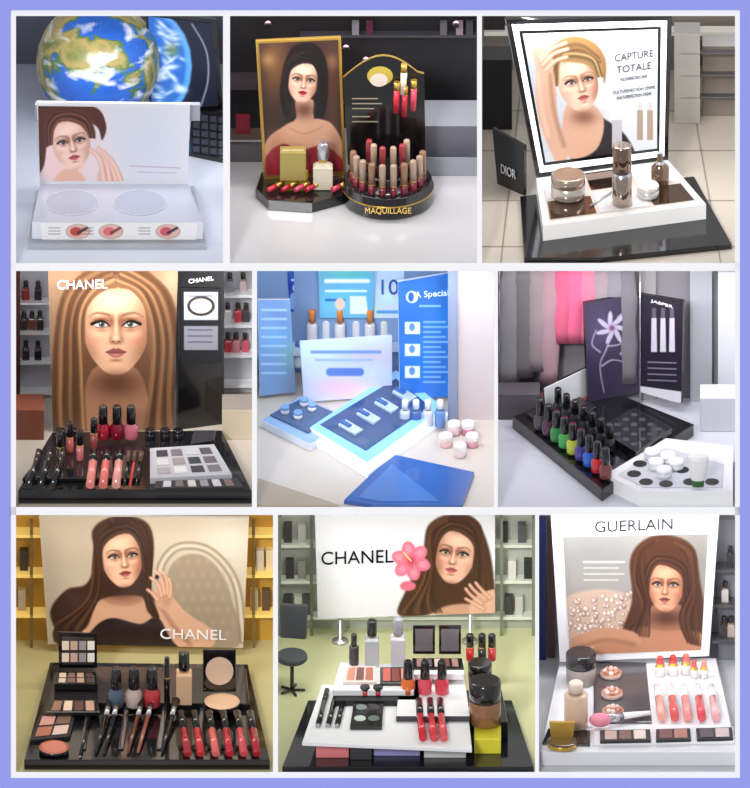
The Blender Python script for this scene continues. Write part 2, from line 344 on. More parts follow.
for cx in (72,140):
    o.lathe(cx,203,20,[(27,0,LG),(27,.8,M(198,200,212,.2)),(26,.8,M(198,200,212,.2)),(26,.4,M(160,164,180,.12))],36)
o.up([(37,102),(190,104),(188,184),(40,184)],20,LG,3)
F1=o.F4
o.box(35,200,121,16,3,M(150,152,160,.3),78)
st=o.done(.5)
q=[(38,106),(190,108),(188,181),(40,181)]
P=Pt(q,(222,218,226))
P.glow(150,140,50,60,(206,214,228),.7); P.glow(60,160,50,50,(238,200,198),.9)
P.poly([(38,106),(92,106),(106,124),(102,140),(96,126),(70,116),(50,130),(44,165),(36,170)],(82,44,36),2)
P.ell(70,188,17,20,(228,178,158),3)
P.face(71,143,22,-10,(244,204,188),(206,90,100),(50,34,30),(110,76,60),.1,shade=.4,smoky=.15,hc=(96,52,42),part=-.2,low=-.3)
P.hand([[(104,180),(100,160),(91,150)],[(110,180),(106,160),(98,148)],[(116,180),(111,164),(104,152)],[(121,181),(116,168),(110,158)]],5,(240,198,182),[(98,182),(102,166),(116,168),(122,182)])
P.stroke([(130,166),(180,168)],1,(180,160,180)); P.stroke([(138,172),(176,173)],.8,(190,170,190))
P.obj('poster_print',F1,.6,st)
q=[(40,223),(198,223),(196,240),(42,240)]
P=Pt(q,(240,238,238),3); 
for cx,c1,c2 in ((78,(190,70,60),(60,40,40)),(111,(220,110,120),(120,60,40)),(168,(200,90,100),(60,40,60))):
    P.ell(cx,231.5,12.5,7.5,(186,160,156),1); P.ell(cx,231.5,11.5,6.8,(226,186,174),1); P.ell(cx-2,231.5,6,4.4,c1,1.5); P.stroke([(cx,233),(cx+9,228)],2.5,c2)
    for k in (-2,1,4): P.stroke([(cx-29,230+k),(cx-18,230+k)],.8,(90,90,90),al=.7)
A_=fl(32,222,20);B_=fl(203,222,20); P.obj('picture_strip',[None,None,B_,A_],.6,st)
# =============== P2 ===============
shell(230,477,16,263,128,M(216,214,216,.22,noise=2,amp=.03),M(26,24,27,.5,noise=6,amp=.3))
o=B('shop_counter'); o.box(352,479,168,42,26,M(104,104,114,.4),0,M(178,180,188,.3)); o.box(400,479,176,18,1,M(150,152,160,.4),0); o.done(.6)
o=B('shelf_unit'); o.sb(229,262,150,8,10,M(60,52,54),60); o.sb(229,262,160,4,8,M(110,90,80),20); o.sb(236,250,158,16,4,M(150,30,50),24); o.sb(229,262,162,16,4,M(120,116,120),0); o.sb(300,476,134,3,4,M(60,58,64),96)
for x,c in ((352,(120,116,124)),(366,(80,30,50)),(440,(90,86,96)),(456,(140,120,130)),(466,(60,60,70))): o.sb(x,x+7,134,12,3,M(*c),99)
o.done()
o=B('shop_sign'); o.up([(300,18),(476,20),(476,40),(300,38)],86,M(40,36,44),2); so=o.done(); txt('AND SATIN FINISH',420,28,90,7,M(170,170,185,.5,emit=.3),o.F4,so)
o=B('spotlight')
for x,y in ((268,24),(346,48),(366,60),(456,24)): o.sb(x-3,x+3,138,3,2,BLKM,138-y-4); o.sph(fl(x,y,134-y),3.2,M(235,190,225,.4,emit=1.5),nu=12,nv=8)
o.done()
o=B('makeup_counter_display')
o.prism([(256,188),(268,200),(312,203),(345,194),(345,172),(262,172)],10,0,BLK,M(30,26,26,.12))
o.prism([(255,190),(267,202.5),(312,205.5),(346,196),(346,172),(261,172)],6,4.5,GOLD)
Q=[(256,41),(341,37),(346,175),(264,180)]
o.up(Q,10,GOLD,4,GOLD); F=o.F4
o.box(284,308,186,8,10,M(200,170,60,.3,.5),10); st=o.done(.5)
q=sub(Q,.035,.02,.965,.97)
P=Pt(q,(46,30,26)); P.glow(275,70,18,40,(124,84,48),.7); P.glow(332,100,14,60,(96,58,40),.6); P.glow(268,60,10,10,(170,130,80),.6); P.glow(332,62,8,10,(150,110,70),.5)
P.poly([(284,66),(294,46),(314,44),(326,60),(328,90),(324,116),(312,122),(288,120),(280,96)],(20,14,15),2.5)
P.poly([(262,180),(266,142),(284,126),(296,118),(296,100),(313,100),(314,116),(332,124),(344,148),(346,180)],(208,158,130),2.5)
P.glow(304,110,14,11,(100,60,44),.9); P.glow(275,150,14,24,(150,96,72),.5); P.glow(336,150,10,24,(140,90,68),.5); P.stroke([(290,128),(304,134),(322,127)],1,(150,100,80),al=.45,soft=1.6)
P.poly([(262,180),(268,154),(284,144),(300,151),(318,146),(336,153),(346,180)],(140,34,48),2.5); P.glow(300,165,20,12,(200,96,104),.6)
for x in range(268,344,8): P.stroke([(x,156),(x+3,168),(x-1,180)],1.5,(96,18,32),soft=2,al=.5)
P.face(303,81,17.5,6,(234,190,166),(190,20,34),(30,20,18),(40,26,24),.14,shade=.7,hc=(24,17,18),part=.15,low=.7)
P.hair([(294,54),(284,66),(283,90),(290,118)],[(306,52),(288,64),(286,90),(292,116)],22,(14,10,12),(66,44,38),1.6)
P.hair([(306,50),(322,62),(326,90),(318,118)],[(314,54),(320,66),(321,90),(314,118)],20,(14,10,12),(66,44,38),1.6)
P.obj('poster_print',F,.8,st)
B('perfume_bottle').lathe(323,188,10,[(13,0,CLR),(14,1,CLR),(14,22,M(225,215,190,.1)),(6,26,M(225,215,190,.1)),(6,30,GOLD)],4,math.pi/4,.6).lathe(323,158,40,[(6,0,SIL),(6,14,SIL),(5,16,SIL)],16).done(.8)
o=B('face_powder_box').box(280,306,181,28,7,M(176,160,90,.3,.4),18); o.up([(282,150),(304,150),(304,178),(282,178)],19,M(214,206,170,.4),1); o.done(.8)
for x,c in ((268,(200,40,60)),(282,(180,20,50)),(295,(220,70,100)),(306,(190,30,60)),(332,(210,60,90))): 
    B('lipstick').tube(fl(x,190,14),fl(x+8,186,15),2.6,M(*c,.3)).tube(fl(x+8,186,15),fl(x+14,183,16),2.4,GOLD).done()
o=B('lipstick_carousel')
DK=M(30,28,30,.1)
o.lathe(388,200,0,[(43,0,BLK),(45,1.5,BLK),(45,13,BLK),(46,13,GOLD),(46,14.5,GOLD),(45,14.5,BLK),(44,21,BLK),(42,21,DK),(27,21.2,DK),(27,31,BLK),(25,31.5,DK),(4,31.6,DK)],48)
pts=[(343,78)]+[(343+81*(i/12),78-22*math.sin(math.pi*i/12)) for i in range(1,12)]+[(424,74)]
Yb=fl(388,168,21).y
front=[atY(x,y,Yb) for x,y in pts]+[atY(426,165,Yb),atY(348,165,Yb)]
back=[p+Vector((0,.01,0)) for p in front]; n=len(front)
o.add(front,[list(range(n))],BLK); o.add(front+back,[list(range(2*n-1,n-1,-1))]+[[i,(i+1)%n,n+(i+1)%n,n+i] for i in range(n)],GOLD)
for x,y,rx,c in ((380,76,13,(190,166,70)),(379,80,9,(220,206,190))): 
    o.add([atY(x+rx*math.cos(t*.35),y+rx*.75*math.sin(t*.35),Yb-.002-.001*(rx<10)) for t in range(18)],[list(range(18))],M(*c,.3,.3))
for x,y,c in ((404,72,(215,200,180)),(397,90,(190,30,50)),(405,94,(170,20,40)),(414,88,(200,60,80))): o.tube(atY(x,y,Yb-.012),atY(x-1,y+22,Yb-.012),3.2,M(*c,.3)); o.tube(atY(x,y-8,Yb-.012),atY(x,y,Yb-.012),3.2,GOLD)
for i,(y,w) in enumerate([(98,26),(103,30),(108,22),(116,18),(121,26)]): o.add([atY(352,y,Yb-.001),atY(352+w,y,Yb-.001),atY(352+w,y+1.2,Yb-.001),atY(352,y+1.2,Yb-.001)],[[0,1,2,3]],M(150,140,120))
st=o.done()
Fq=[None,None,fl(430,221),fl(346,221)]
txt('MAQUILLAGE',388,211,46,7,M(225,185,90,.3,emit=.3),Fq,st,1.5)
for i in range(10):
    t=math.pi*(1.04+ i*.92/9.); x=388+35*math.cos(t); y=179-35*sn*math.sin(t)
    lc=(176,150,130) if i%3 else (150,110,84)
    tubep(x,y,21,(120,22,38),lc,30,3.6,.3,'lipstick')
for i in range(6): 
    t=math.pi*(1.05+i*.9/5.); x=388+19*math.cos(t); y=168.5-19*sn*math.sin(t); tubep(x,y,31.6,(100,20,34),(190,160,136) if i%2 else (160,50,60),30,3.4,.25,'lipstick')
# =============== P3 ===============
shell(482,735,16,263,70,M(210,199,184,.2,noise=1.5,amp=.06),M(158,148,138,.6,noise=2,amp=.15),3.6)
o=B('floor_tile_joint')
for v in (110,150,200,246): o.prism([(482,v+.8),(735,v+.8),(735,v),(482,v)],.4,0,M(150,140,128))
for a_,b_ in (((500,263),(520,90)),((720,263),(690,90))): o.prism([(a_[0],a_[1]),(a_[0]+1.4,a_[1]),(b_[0]+1.4,b_[1]),b_],.4,0,M(150,140,128))
o.done()
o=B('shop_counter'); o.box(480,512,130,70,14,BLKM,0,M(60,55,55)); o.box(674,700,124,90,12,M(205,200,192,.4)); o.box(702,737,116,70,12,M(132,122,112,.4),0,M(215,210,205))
for k in range(3): o.sb(680,737,124,2,4,M(90,85,84),25+22*k)
o.done(.8)
o=B('shelf_unit'); o.sb(484,737,80,4,6,M(225,220,210,.4,emit=.3),44); o.sb(700,737,80,20,6,M(70,64,66),14); o.sb(484,505,80,30,6,M(60,56,58),50); o.done()
o=B('display_pedestal'); o.prism([(524,258),(600,258),(732,244),(694,176),(520,196)],5,-1,BLK); o.done(.8)
o=B('black_sign'); o.up([(492,128),(524,146),(524,196),(497,184)],4,BLK,4); so=o.done(.5); txt('DIOR',508,172,20,9,M(205,205,205),o.F4,so)
o=B('lit_skincare_display'); LED=M(245,248,255,.4,emit=1.3)
T3=[(536,176),(666,158),(706,204),(543,226)]
o.prism([(543,226),(706,204),(666,158),(536,176)],20,5,M(236,234,232,.3,emit=.3),M(240,238,234,.2))
def tq(a0,b0,a1,b1): return sub(T3,a0,b0,a1,b1)[::-1]
BR=M(176,160,146,.1,.85); BR2=M(140,116,100,.12,.8); MR=M(120,98,84,.06,.9)
o.prism([(x,y-.4) for x,y in tq(.04,.08,.96,.92)],20.4,20,M(216,206,196,.12))
for a in ((.05,.55,.34,.9),(.36,.1,.64,.44),(.70,.55,.95,.9)): o.prism([(x,y-1) for x,y in tq(*a)],21,20.2,MR)
for a in ((.05,.1,.33,.5),(.36,.5,.68,.9),(.68,.1,.95,.48)): o.prism([(x,y-1) for x,y in tq(*a)],21,20.2,M(222,220,222,.1))
Q=[(506,20),(672,16),(668,160),(537,178)]
o.up(Q,20,BLK,5,BLK); F=o.F4
def band(a,m,off): o.add([onF(F,c,off) for c in sub(Q,*a)],[[0,1,2,3]],m)
band((.03,.03,.97,.97),LED,.4); band((.065,.07,.935,.93),BLK,.8); band((.1,.11,.9,.89),WH,1.2); st=o.done()
q=sub(Q,.085,.09,.915,.91); P=Pt(q,(200,203,210))
P.glow(540,60,30,60,(170,174,184),.6); P.glow(640,80,40,60,(220,222,228),.8)
P.poly([(572,160),(574,134),(592,116),(606,120),(626,136),(634,160),(600,168)],(36,32,36),3)
P.poly([(570,100),(592,104),(604,122),(596,150),(570,158),(562,130)],(210,164,140),2.5); P.glow(584,117,16,10,(120,78,62),.85)
P.poly([(546,66),(552,46),(572,36),(594,42),(606,60),(604,84),(596,60),(556,76),(556,96),(547,84)],(140,104,66),3)
P.face(578,83,23,-12,(232,192,168),(196,96,94),(80,96,110),(130,92,62),.28,shade=.75,hc=(150,112,72),part=-.5,low=-.3)
P.hair([(598,56),(578,42),(556,50),(548,70)],[(600,62),(582,50),(562,54),(552,78)],34,(90,62,38),(206,166,112),1.6)
P.poly([(536,66),(532,50),(542,48),(551,62),(556,90),(558,120),(568,150),(560,168),(542,130),(536,100)],(210,166,142),2.5); P.stroke([(550,74),(554,110),(564,146)],4,(150,104,84),soft=4,al=.6); P.stroke([(538,74),(541,104),(548,136)],3,(236,200,178),soft=4,al=.6)
P.hand([[(540,58),(548,46),(560,39)],[(541,61),(552,49),(566,43)],[(543,65),(554,54),(568,49)],[(546,70),(556,61),(567,57)]],4.4,(224,180,156),[(534,58),(540,50),(552,56),(552,70),(540,72)])
for x in (640,650): P.poly([(x-3,110),(x+3,110),(x+3,140),(x-3,140)],(160,140,122),1,1,False); P.poly([(x-2,102),(x+2,102),(x+2,110),(x-2,110)],(190,184,180),1,1,False)
P.poly([(612,120),(622,120),(622,147),(612,148)],(180,176,180),1,1,False)
P.obj('poster_print',F,1.6,st,emit=.28)
D=M(60,58,64)
txt('CAPTURE',634,56,40,7,D,F,st,2.5); txt('TOTALE',634,68,36,7,D,F,st,2.5)
for y,w in ((78,28),(90,44),(96,36)): txt('MULTI-PERFECTION CREME',634,y,w,3,D,F,st,2.5)
jar(568,196,21,17,22,(215,208,198),(176,158,142),mt=.6)
B('serum_bottle').lathe(622,204,21,[(9,0,BR2),(10,1,BR),(10,30,BR),(8,31,SIL),(8,33,SIL),(9.5,33,BR2),(9.5,58,BR2),(8,59,BR)],28).done()
B('serum_bottle').lathe(660,183,21,[(9,0,BR),(9,1,BR2),(9,16,BR2),(5,20,BR2),(3,22,SIL),(3,30,BR2),(2.5,31,SIL)],24).done()
jar(648,196,21,11,12,(215,210,205),(232,228,224),mt=.3)
B('cream_spatula').tube(fl(590,206,22),fl(612,192,22),1.2,SIL).done()
# =============== P4 ===============
shell(16,252,271,507,392,M(194,184,170,.4),M(190,190,196,.6,noise=3,amp=.06),3)
o=B('shelf_unit')
for h in (3,33,63,93): o.sb(14,54,398,2,6,M(225,225,225,.4),h)
for k in range(4): o.sb(220,254,398,3,8,WH,10+k*30)
o.sb(14,20,400,128,4,M(90,40,36)); o.done()
for x,h,c in ((24,65,(40,38,40)),(32,65,(120,60,50)),(40,65,(30,30,34)),(26,35,(60,50,50)),(38,35,(40,30,30)),(26,95,(160,40,50)),(38,95,(50,46,50)),(228,43,(200,60,70)),(236,43,(225,140,150)),(245,43,(215,90,110)),(228,73,(220,220,220)),(238,73,(200,60,70)),(246,73,(60,56,60)),(230,103,(150,150,160)),(243,103,(210,190,190))):
    bottle(x,394-h,h,4,18,c,(40,40,44),True)
o=B('shop_counter'); o.box(222,254,440,30,16,M(210,194,170,.4),0,M(150,140,130)); o.box(14,44,440,30,16,M(130,70,50,.4)); o.done(.5)
o=B('portrait_board'); Q=[(48,268),(178,268),(173,430),(53,432)]; o.up(Q,0,WH,4); F=o.F4; st=o.done()
P=Pt(Q,(132,102,78)); P.glow(172,280,16,40,(160,136,110),.8)
P.poly([(92,266),(68,296),(56,350),(50,435),(180,435),(178,350),(164,300),(142,266)],(104,70,46),4)
P.poly([(92,370),(138,370),(146,430),(86,434)],(166,118,90),3); P.glow(116,383,36,18,(90,56,40),.95)
P.face(116,327,38,0,(222,174,140),(184,98,92),(84,92,80),(104,70,46),0,shade=.8,smoky=.5,hc=(112,74,48),part=.05,low=.6)
for sd in (-1,1):
    f=lambda L:[(116+sd*x,y) for x,y in L]
    P.hair(f([(2,282),(22,292),(34,318),(34,370),(28,434)]),f([(10,262),(50,290),(62,340),(62,390),(64,436)]),150,(80,50,32),(196,150,104),2.4,al=.5,jit=1.5,wave=1.5)
P.obj('poster_print',F,.6,st); txt('CHANEL',82,285,50,9,WH,F,st)
o=B('product_column'); Q=[(178,268),(224,270),(224,424),(178,430)]; o.up(Q,0,BLK,8); F=o.F4; st=o.done()
q=sub(Q,.06,.12,.94,.6); P=Pt(q,(22,22,26)); P.poly([(184,292),(218,292),(218,320),(184,320)],(196,196,202),1,1,False); P.ell(201,306,14,10,(40,40,44),1); P.ell(201,306,11,7.5,(216,196,184),1)
P.poly([(184,326),(218,326),(218,350),(184,350)],(140,140,150),1,1,False)
for y in (296,330,336,342): P.stroke([(188,y),(212,y)],1,(60,60,70))
P.obj('poster_print',F,.8,st); txt('CHANEL',201,280,26,4,WH,F,st)
o=B('makeup_display_tray'); o.prism([(18,490),(252,490),(222,430),(52,432)],14,0,BLK,M(20,19,22,.1)); 
o.prism([(22,478),(140,478),(144,446),(48,446)],18,14,BLK,M(28,26,30,.12)); o.done(1)
palette([(150,448),(214,444),(232,474),(150,478)],20,6,M(190,190,196,.3),[(60,56,62),(120,112,116),(190,190,196),(90,84,90),(210,204,204),(150,140,140),(60,60,70),(110,100,104),(170,160,160),(220,216,216)],4,3)
palette([(156,481),(238,478),(244,487),(154,488)],17,3,M(30,28,32),[(200,195,200),(120,100,96),(210,200,196),(150,146,152)],6,1)
for x,c in ((103,(176,30,50)),(117,(130,16,40)),(131,(210,110,130))): nail(x,438,20,c,1.3)
for x,y,c in ((80,460,(206,110,110)),(60,462,(60,30,32)),(70,452,(200,90,80)),(94,448,(150,60,60))): tubep(x,y,18,c,(18,17,20),30,3.6,.5,'lipstick')
for x,c in ((93,(236,140,130)),(106,(230,120,110)),(119,(238,160,150))):
    glossl((x-3,486,19),(x,462,30),(x+1,452,34),c,4.4)
for x in (38,50,62): glossl((x-10,486,19),(x-2,462,30),(x+1,450,36),(16,15,18),3.2,M(90,80,74,.2,.7),'mascara_tube')
for x in (128,134,140): B('makeup_brush').tube(fl(x-4,486,19),fl(x,462,32),1.5,M(200,60,60) if x==134 else BLK).tube(fl(x,462,32),fl(x+1,452,36),2,M(90,60,44),3).done()
o=B('compact_powder').prism([(190,444),(214,440),(216,430),(194,430)],19,14,BLK,M(60,58,64,.1)); o.done(.8)
for x in (60,72,150,165,178): jar(x,438,14,5,9,(30,28,32),(24,22,26),'eyeshadow_pot')
# =============== P5 ===============
shell(257,494,271,507,372,M(212,200,188,.3,noise=2,amp=.05),M(130,158,200,.6,noise=3,amp=.12),3,(.84,.92,1))
o=B('partition_panel'); o.sb(456,496,420,150,6,M(196,184,184,.5)); o.sb(448,457,422,152,6,M(130,140,166,.4)); o.done()
def sign(q,h,bg,rows,name='promotional_sign',em=.12,pic=None):
    o=B(name); o.up(q,h,M(*bg),3,M(215,222,235)); F=o.F4; st=o.done(); P=Pt(q,bg)
    x0=min(p[0] for p in q);x1=max(p[0] for p in q);y0=min(p[1] for p in q);y1=max(p[1] for p in q)
    for _ in range(5): P.glow(random.uniform(x0,x1),random.uniform(y0,y1),(x1-x0)*.4,(y1-y0)*.2,tuple(min(255,c*random.uniform(.75,1.35)) for c in bg),.5)
    for y,xa,xb,c,w in rows: P.stroke([(xa,y),(xb,y)],w,c,soft=1.8)
    if pic: pic(P)
    P.obj('sign_print',F,.6,st,emit=em,rough=.15); return F,st
def pic(P):
    for x in (296,308): P.ell(x,288,3.4,4.4,(220,190,180),1.5); P.poly([(x-6,308),(x-5,294),(x+5,294),(x+6,308)],(120,150,210),1.5)
sign([(287,268),(318,270),(318,310),(290,312)],60,(34,66,140),[(280,292,312,(200,220,255),2)],pic=pic)
def pic(P):
    P.poly([(350,296),(366,296),(368,314),(350,314)],(220,236,246),1.5,1,False); P.ell(340,304,5,6,(230,200,180),1.5)
F,st=sign([(318,268),(375,270),(373,318),(320,318)],56,(104,176,212),[(281,326,368,(240,245,250),4),(291,326,366,(240,250,255),2),(300,326,344,(40,90,170),2)],pic=pic)
F,st=sign([(372,268),(404,270),(404,318),(374,318)],54,(195,216,238),[(312,378,398,(80,150,220),3)]); txt('10',388,288,17,15,M(40,100,180,.4),F,st)
def pic(P):
    for y in (322,344,366):
        P.poly([(405,y),(420,y),(420,y+12),(405,y+12)],(210,222,238),1.5,1,False); P.ell(412,y+5,3,4,(90,130,190),1.5)
    P.ell(412,297,6,6,(230,240,250),1.5); P.ell(411,297,3,5,(40,90,180),1.5)
F,st=sign([(398,282),(456,272),(456,396),(400,400)],6,(48,104,184),[(306,420,440,(150,200,255),1.5)]+[(y,424,450-(y%3)*5,(140,184,236),1.4) for y in range(322,384,5)],em=.3,pic=pic)
txt('A Special',432,294,34,8,M(220,235,255,.4,emit=.3),F,st)
F,st=sign([(258,300),(290,300),(296,392),(260,396)],4,(120,156,204),[(310+k*9,262,286,(170,204,236),2) for k in range(8)])
F,st=sign([(300,342),(392,336),(392,396),(304,402)],2,(190,204,226),[(352,312,380,(110,140,196),3),(360,316,372,(140,170,220),2),(372,330,360,(90,120,190),8)])
o=B('product_shelf'); o.prism([(257,352),(400,346),(400,332),(257,338)],30,24,M(215,225,240,.3)); o.done(.5)
for i,x in enumerate((264,276,288,312,326,340,356,370,384)):
    bottle(x,344+(i%2)*4-4,30,5.5,34,(216,214,216),(225,130,50) if i%2 else (150,110,80),False,'lotion_bottle')
for i in range(4): bottle(270+i*14,366,10,5,24,(220,224,232),(70,120,190),False,'lotion_bottle')
for x,c in ((405,(190,200,216)),(416,(70,100,160)),(428,(200,206,220)),(440,(90,130,190))): bottle(x,426,4,5.5,26,c,(236,238,244),False,'skincare_bottle')
o=B('lit_skincare_tray'); BL=M(120,170,240,.25,emit=.9)
o.prism([(306,436),(368,474),(450,414),(397,374)],5,0,M(225,235,250,.3,emit=.4),M(225,236,252,.2,emit=.5))
o.prism([(310,427),(367,462),(444,407),(396,370)],12,5,M(210,226,250,.3,emit=.6),BL)
o.prism([(320,424),(366,450),(430,406),(396,378)],13,12,M(54,76,120,.08)); o.done(.6)
o=B('lotion_tube_tester')
for i in range(4):
    x=338+i*18; y=424-i*11; 
    o.prism([(x,y),(x+17,y+10),(x+25,y+5),(x+8,y-5)],15,12.5,M(190,208,228,.2)); o.prism([(x+2,y-3),(x+11,y+2),(x+14,y),(x+5,y-5)],17,15,M(60,100,170,.2))
o.done(.5)
o=B('sample_tray'); o.prism([(262,420),(310,444),(350,418),(300,396)],8,0,M(214,222,236,.3),M(150,180,220,.2)); o.prism([(270,414),(308,432),(338,414),(302,398)],10,8,M(70,90,130,.2)); o.done(.6)
for x,y in ((285,415),(298,420),(312,412),(304,407)): jar(x,y-2,10,4.5,7,(225,225,232),(120,160,210))
o=B('blue_catalogue'); o.prism([(344,500),(378,505),(462,505),(474,472),(392,454)],4,0,M(50,90,160,.3),M(52,96,172,.25)); o.prism([(358,497),(380,501),(440,501),(392,464)],4.6,4,M(80,124,196,.25)); o.done()
o=B('counter_edge_strip'); o.prism([(258,478),(340,505),(258,505)],3,0,M(176,160,140,.4)); o.done()
for x,y,c in ((446,446,(220,180,176)),(460,456,(226,205,208)),(472,446,(206,150,156)),(468,434,(190,110,126)),(454,434,(215,184,186))): jar(x,y,0,6.5,12,c,(236,228,228),'cream_jar')
# =============== P6 ===============
shell(498,735,271,507,398,M(200,200,212,.35,noise=2,amp=.04),M(128,124,132,.8,noise=2.5,amp=.2),3.2)
o=B('clothes_rack'); o.tube(fl(500,268,136),fl(640,268,136),1.2,SIL)
for i,c in enumerate(((120,118,124),(100,96,100),(130,118,122),(150,120,130),(190,84,116),(204,90,128),(196,104,132),(136,122,130),(118,116,124),(104,100,108))):
    cm=M(*c,.95,noise=8,amp=.14); x=504+i*13; lo=64 if 4<=i<=6 else 24+(i%3)*6
    pr=[(10+1.0*math.sin(k*1.7+i),lo+k*12,cm) for k in range(int((128-lo)/12)+1)]
    o.lathe(x+6,406-lo,lo,[(a,b-lo,c_) for a,b,c_ in pr]+[(7,136-lo,cm)],18,i*.5,.45)
for x in (500,640): o.tube(fl(x,404,0),fl(x,268,136),1.2,SIL)
o.done()
o=B('partition_panel'); o.box(640,656,400,130,2,M(150,146,150,.7)); o.box(690,712,402,132,4,M(160,162,170,.7)); o.box(718,737,404,132,4,M(206,206,214,.5)); o.done()
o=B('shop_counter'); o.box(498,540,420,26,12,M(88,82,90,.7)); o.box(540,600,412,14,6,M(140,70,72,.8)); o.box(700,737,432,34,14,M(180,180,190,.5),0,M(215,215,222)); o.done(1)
o=B('nail_polish_display')
o.prism([(512,416),(602,490),(694,424),(604,388)],12,0,BLK,M(22,21,25,.12))
o.prism([(526,412),(560,434),(596,406),(566,388)],16,12,M(40,38,44,.15))
for k,y in enumerate((0,0)): pass
o.up([(544,388),(590,366),(590,396),(546,416)],12,M(206,206,214,.3),3,BLK)
o.done(1)
o=B('product_sign_board'); Q=[(584,303),(640,294),(640,392),(588,402)]; o.up(Q,12,M(50,44,64),4,BLK); FA=o.F4; Q2=[(640,294),(683,301),(681,404),(640,392)]; o.up(Q2,12,M(40,36,52),4,BLK); FB=o.F4; st=o.done()
P=Pt(Q,(48,42,64)); P.glow(600,330,20,30,(92,82,122),.5)
for a in range(7):
    t=a*.9; P.ell(612+9*math.cos(t),328+9*math.sin(t),8,2.4,(196,190,212),2,.85,math.degrees(t)+14)
P.glow(612,328,4,4,(120,60,110),.9)
for L in ([(612,334),(606,350),(600,366),(604,392)],[(600,352),(592,344),(596,330)],[(608,346),(620,344),(626,334)],[(602,366),(612,360),(624,362)]): P.stroke(L,1.5,(170,160,190),.8,soft=1.4)
P.ell(622,316,6,2.5,(180,172,200),2,.8,-30); P.ell(626,352,7,2.5,(170,160,195),2,.8,-20)
P.obj('floral_print',FA,.7,st)
P=Pt(Q2,(34,30,44))
for x in (654,663,672): P.poly([(x-2.5,318),(x+2.5,318),(x+3,352),(x-3,352)],(190,186,200),1,1,False); P.poly([(x-2,308),(x+2,308),(x+2,318),(x-2,318)],(90,84,100),1,1,False)
for y in (362,368,374,380): P.stroke([(648,y),(676,y+1)],1,(150,145,165))
P.poly([(640,386),(683,392),(683,404),(640,394)],(210,208,218),1,1,False)
P.obj('product_print',FB,.7,st)
txt('JASPER',662,304,26,3.5,WH,FB,st)
cols=[(60,56,60),(70,30,60),(40,120,60),(60,150,70),(170,180,60),(60,50,130),(30,90,190),(190,40,50),(120,60,60)]
for i in range(9): nail(540+i*8.2,428+i*6.2,14,cols[i],1.2)
for i in range(7): nail(558+i*8.6,414+i*6,14,(40,40,46),1.05)
o=B('tester_tray'); o.prism([(596,428),(636,452),(672,428),(634,408)],20,12,BLK,M(28,27,32,.2))
for i in range(4):
    for j in range(4): x=634+(i-j)*8.2; y=415+(i+j)*4.9; o.lathe(x,y,20,[(3.4,0,GREY),(3.4,.8,M(60,60,68))],14)
o.done(.6)
o=B('manicure_tray'); o.prism([(606,474),(640,491),(733,491),(733,446),(666,438)],16,0,WH,M(222,222,230,.3)); 
o.prism([(618,474),(644,487),(722,487),(724,464),(666,447)],17,16,M(196,196,208,.4))
for x,y in ((634,474),(646,482),(666,484),(640,464),(690,482),(712,482),(682,470)): o.lathe(x,y,17,[(7,0,BLKM),(7,.6,BLKM)],20)
o.done(.8)
for x,y in ((656,468),(668,462),(664,476),(652,458),(676,468)): jar(x,y,17,8,8,(226,226,232),(236,236,242))
o=B('hand_cream_tube'); o.lathe(698,486,17,[(6,0,M(50,110,50)),(6,6,M(50,110,50)),(7,7,WH),(11,26,WH),(10,30,WH)],20,0,.5); o.done()
# =============== P7 ===============
shell(16,273,515,772,640,M(196,190,144,.3,noise=2,amp=.04),M(196,152,58,.6,noise=2,amp=.12),3,(1,.93,.78))
o=B('shelf_unit')
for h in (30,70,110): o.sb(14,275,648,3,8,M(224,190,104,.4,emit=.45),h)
for x in (30,252): o.box(x,x+3,648,126,3,M(120,95,50),0)
o.done()
o=B('boxed_cosmetics')
for x,h,c in ((18,33,(190,176,150)),(20,73,(60,50,44)),(250,33,(210,200,180)),(262,33,(90,70,50)),(256,73,(200,190,170)),(266,73,(220,200,160))): o.sb(x,x+8,644,20,5,M(*c),h)
o.done(.4)
o=B('portrait_board'); Q=[(39,516),(249,518),(243,648),(48,644)]; o.up(Q,10,WH,4); F=o.F4; st=o.done()
P=Pt(Q,(196,184,166)); P.glow(80,560,60,60,(168,152,132),.7); P.glow(230,540,40,40,(218,210,196),.8); P.glow(200,620,40,30,(170,152,130),.5)
P.stroke([(166,600),(160,570),(176,548),(204,548),(226,566),(238,592),(243,640)],8,(140,124,102),soft=2.5); P.stroke([(166,600),(160,570),(176,548),(204,548),(226,566),(238,592),(243,640)],4,(208,196,176),soft=2.5)
P.poly([(170,600),(168,572),(182,556),(204,556),(222,574),(232,600),(238,646),(170,646)],(140,122,102),3,.7)
for y in range(562,646,12):
    for x in range(178,234,10): P.glow(x+(y//12%2)*5,y,3.5,4.5,(180,162,138),.45)
P.poly([(60,646),(66,604),(84,590),(150,596),(172,620),(176,648)],(66,42,32),3)
P.poly([(84,600),(108,592),(134,592),(160,606),(172,630),(168,646),(76,646),(74,620)],(206,158,130),3); P.poly([(108,580),(138,580),(142,600),(124,606),(104,600)],(188,138,110),3); P.glow(122,592,28,11,(96,58,44),.95)
P.poly([(88,648),(94,628),(112,618),(140,624),(158,618),(176,648)],(42,28,28),2.5)
P.poly([(96,560),(92,532),(106,519),(128,516),(148,524),(154,548),(150,590),(160,616),(148,612),(140,596),(100,600),(86,628),(62,634),(50,612),(66,590),(86,584)],(60,36,26),3.5)
P.face(122,558,23.5,-6,(228,182,154),(176,76,74),(96,84,60),(76,50,34),.2,shade=.8,smoky=.55,hc=(66,42,30),part=.2,low=.5)
P.hair([(112,520),(99,530),(94,560),(84,600),(56,624)],[(106,526),(97,540),(99,570),(100,604),(80,636)],90,(44,26,18),(130,86,54),1.8,jit=1,wave=3)
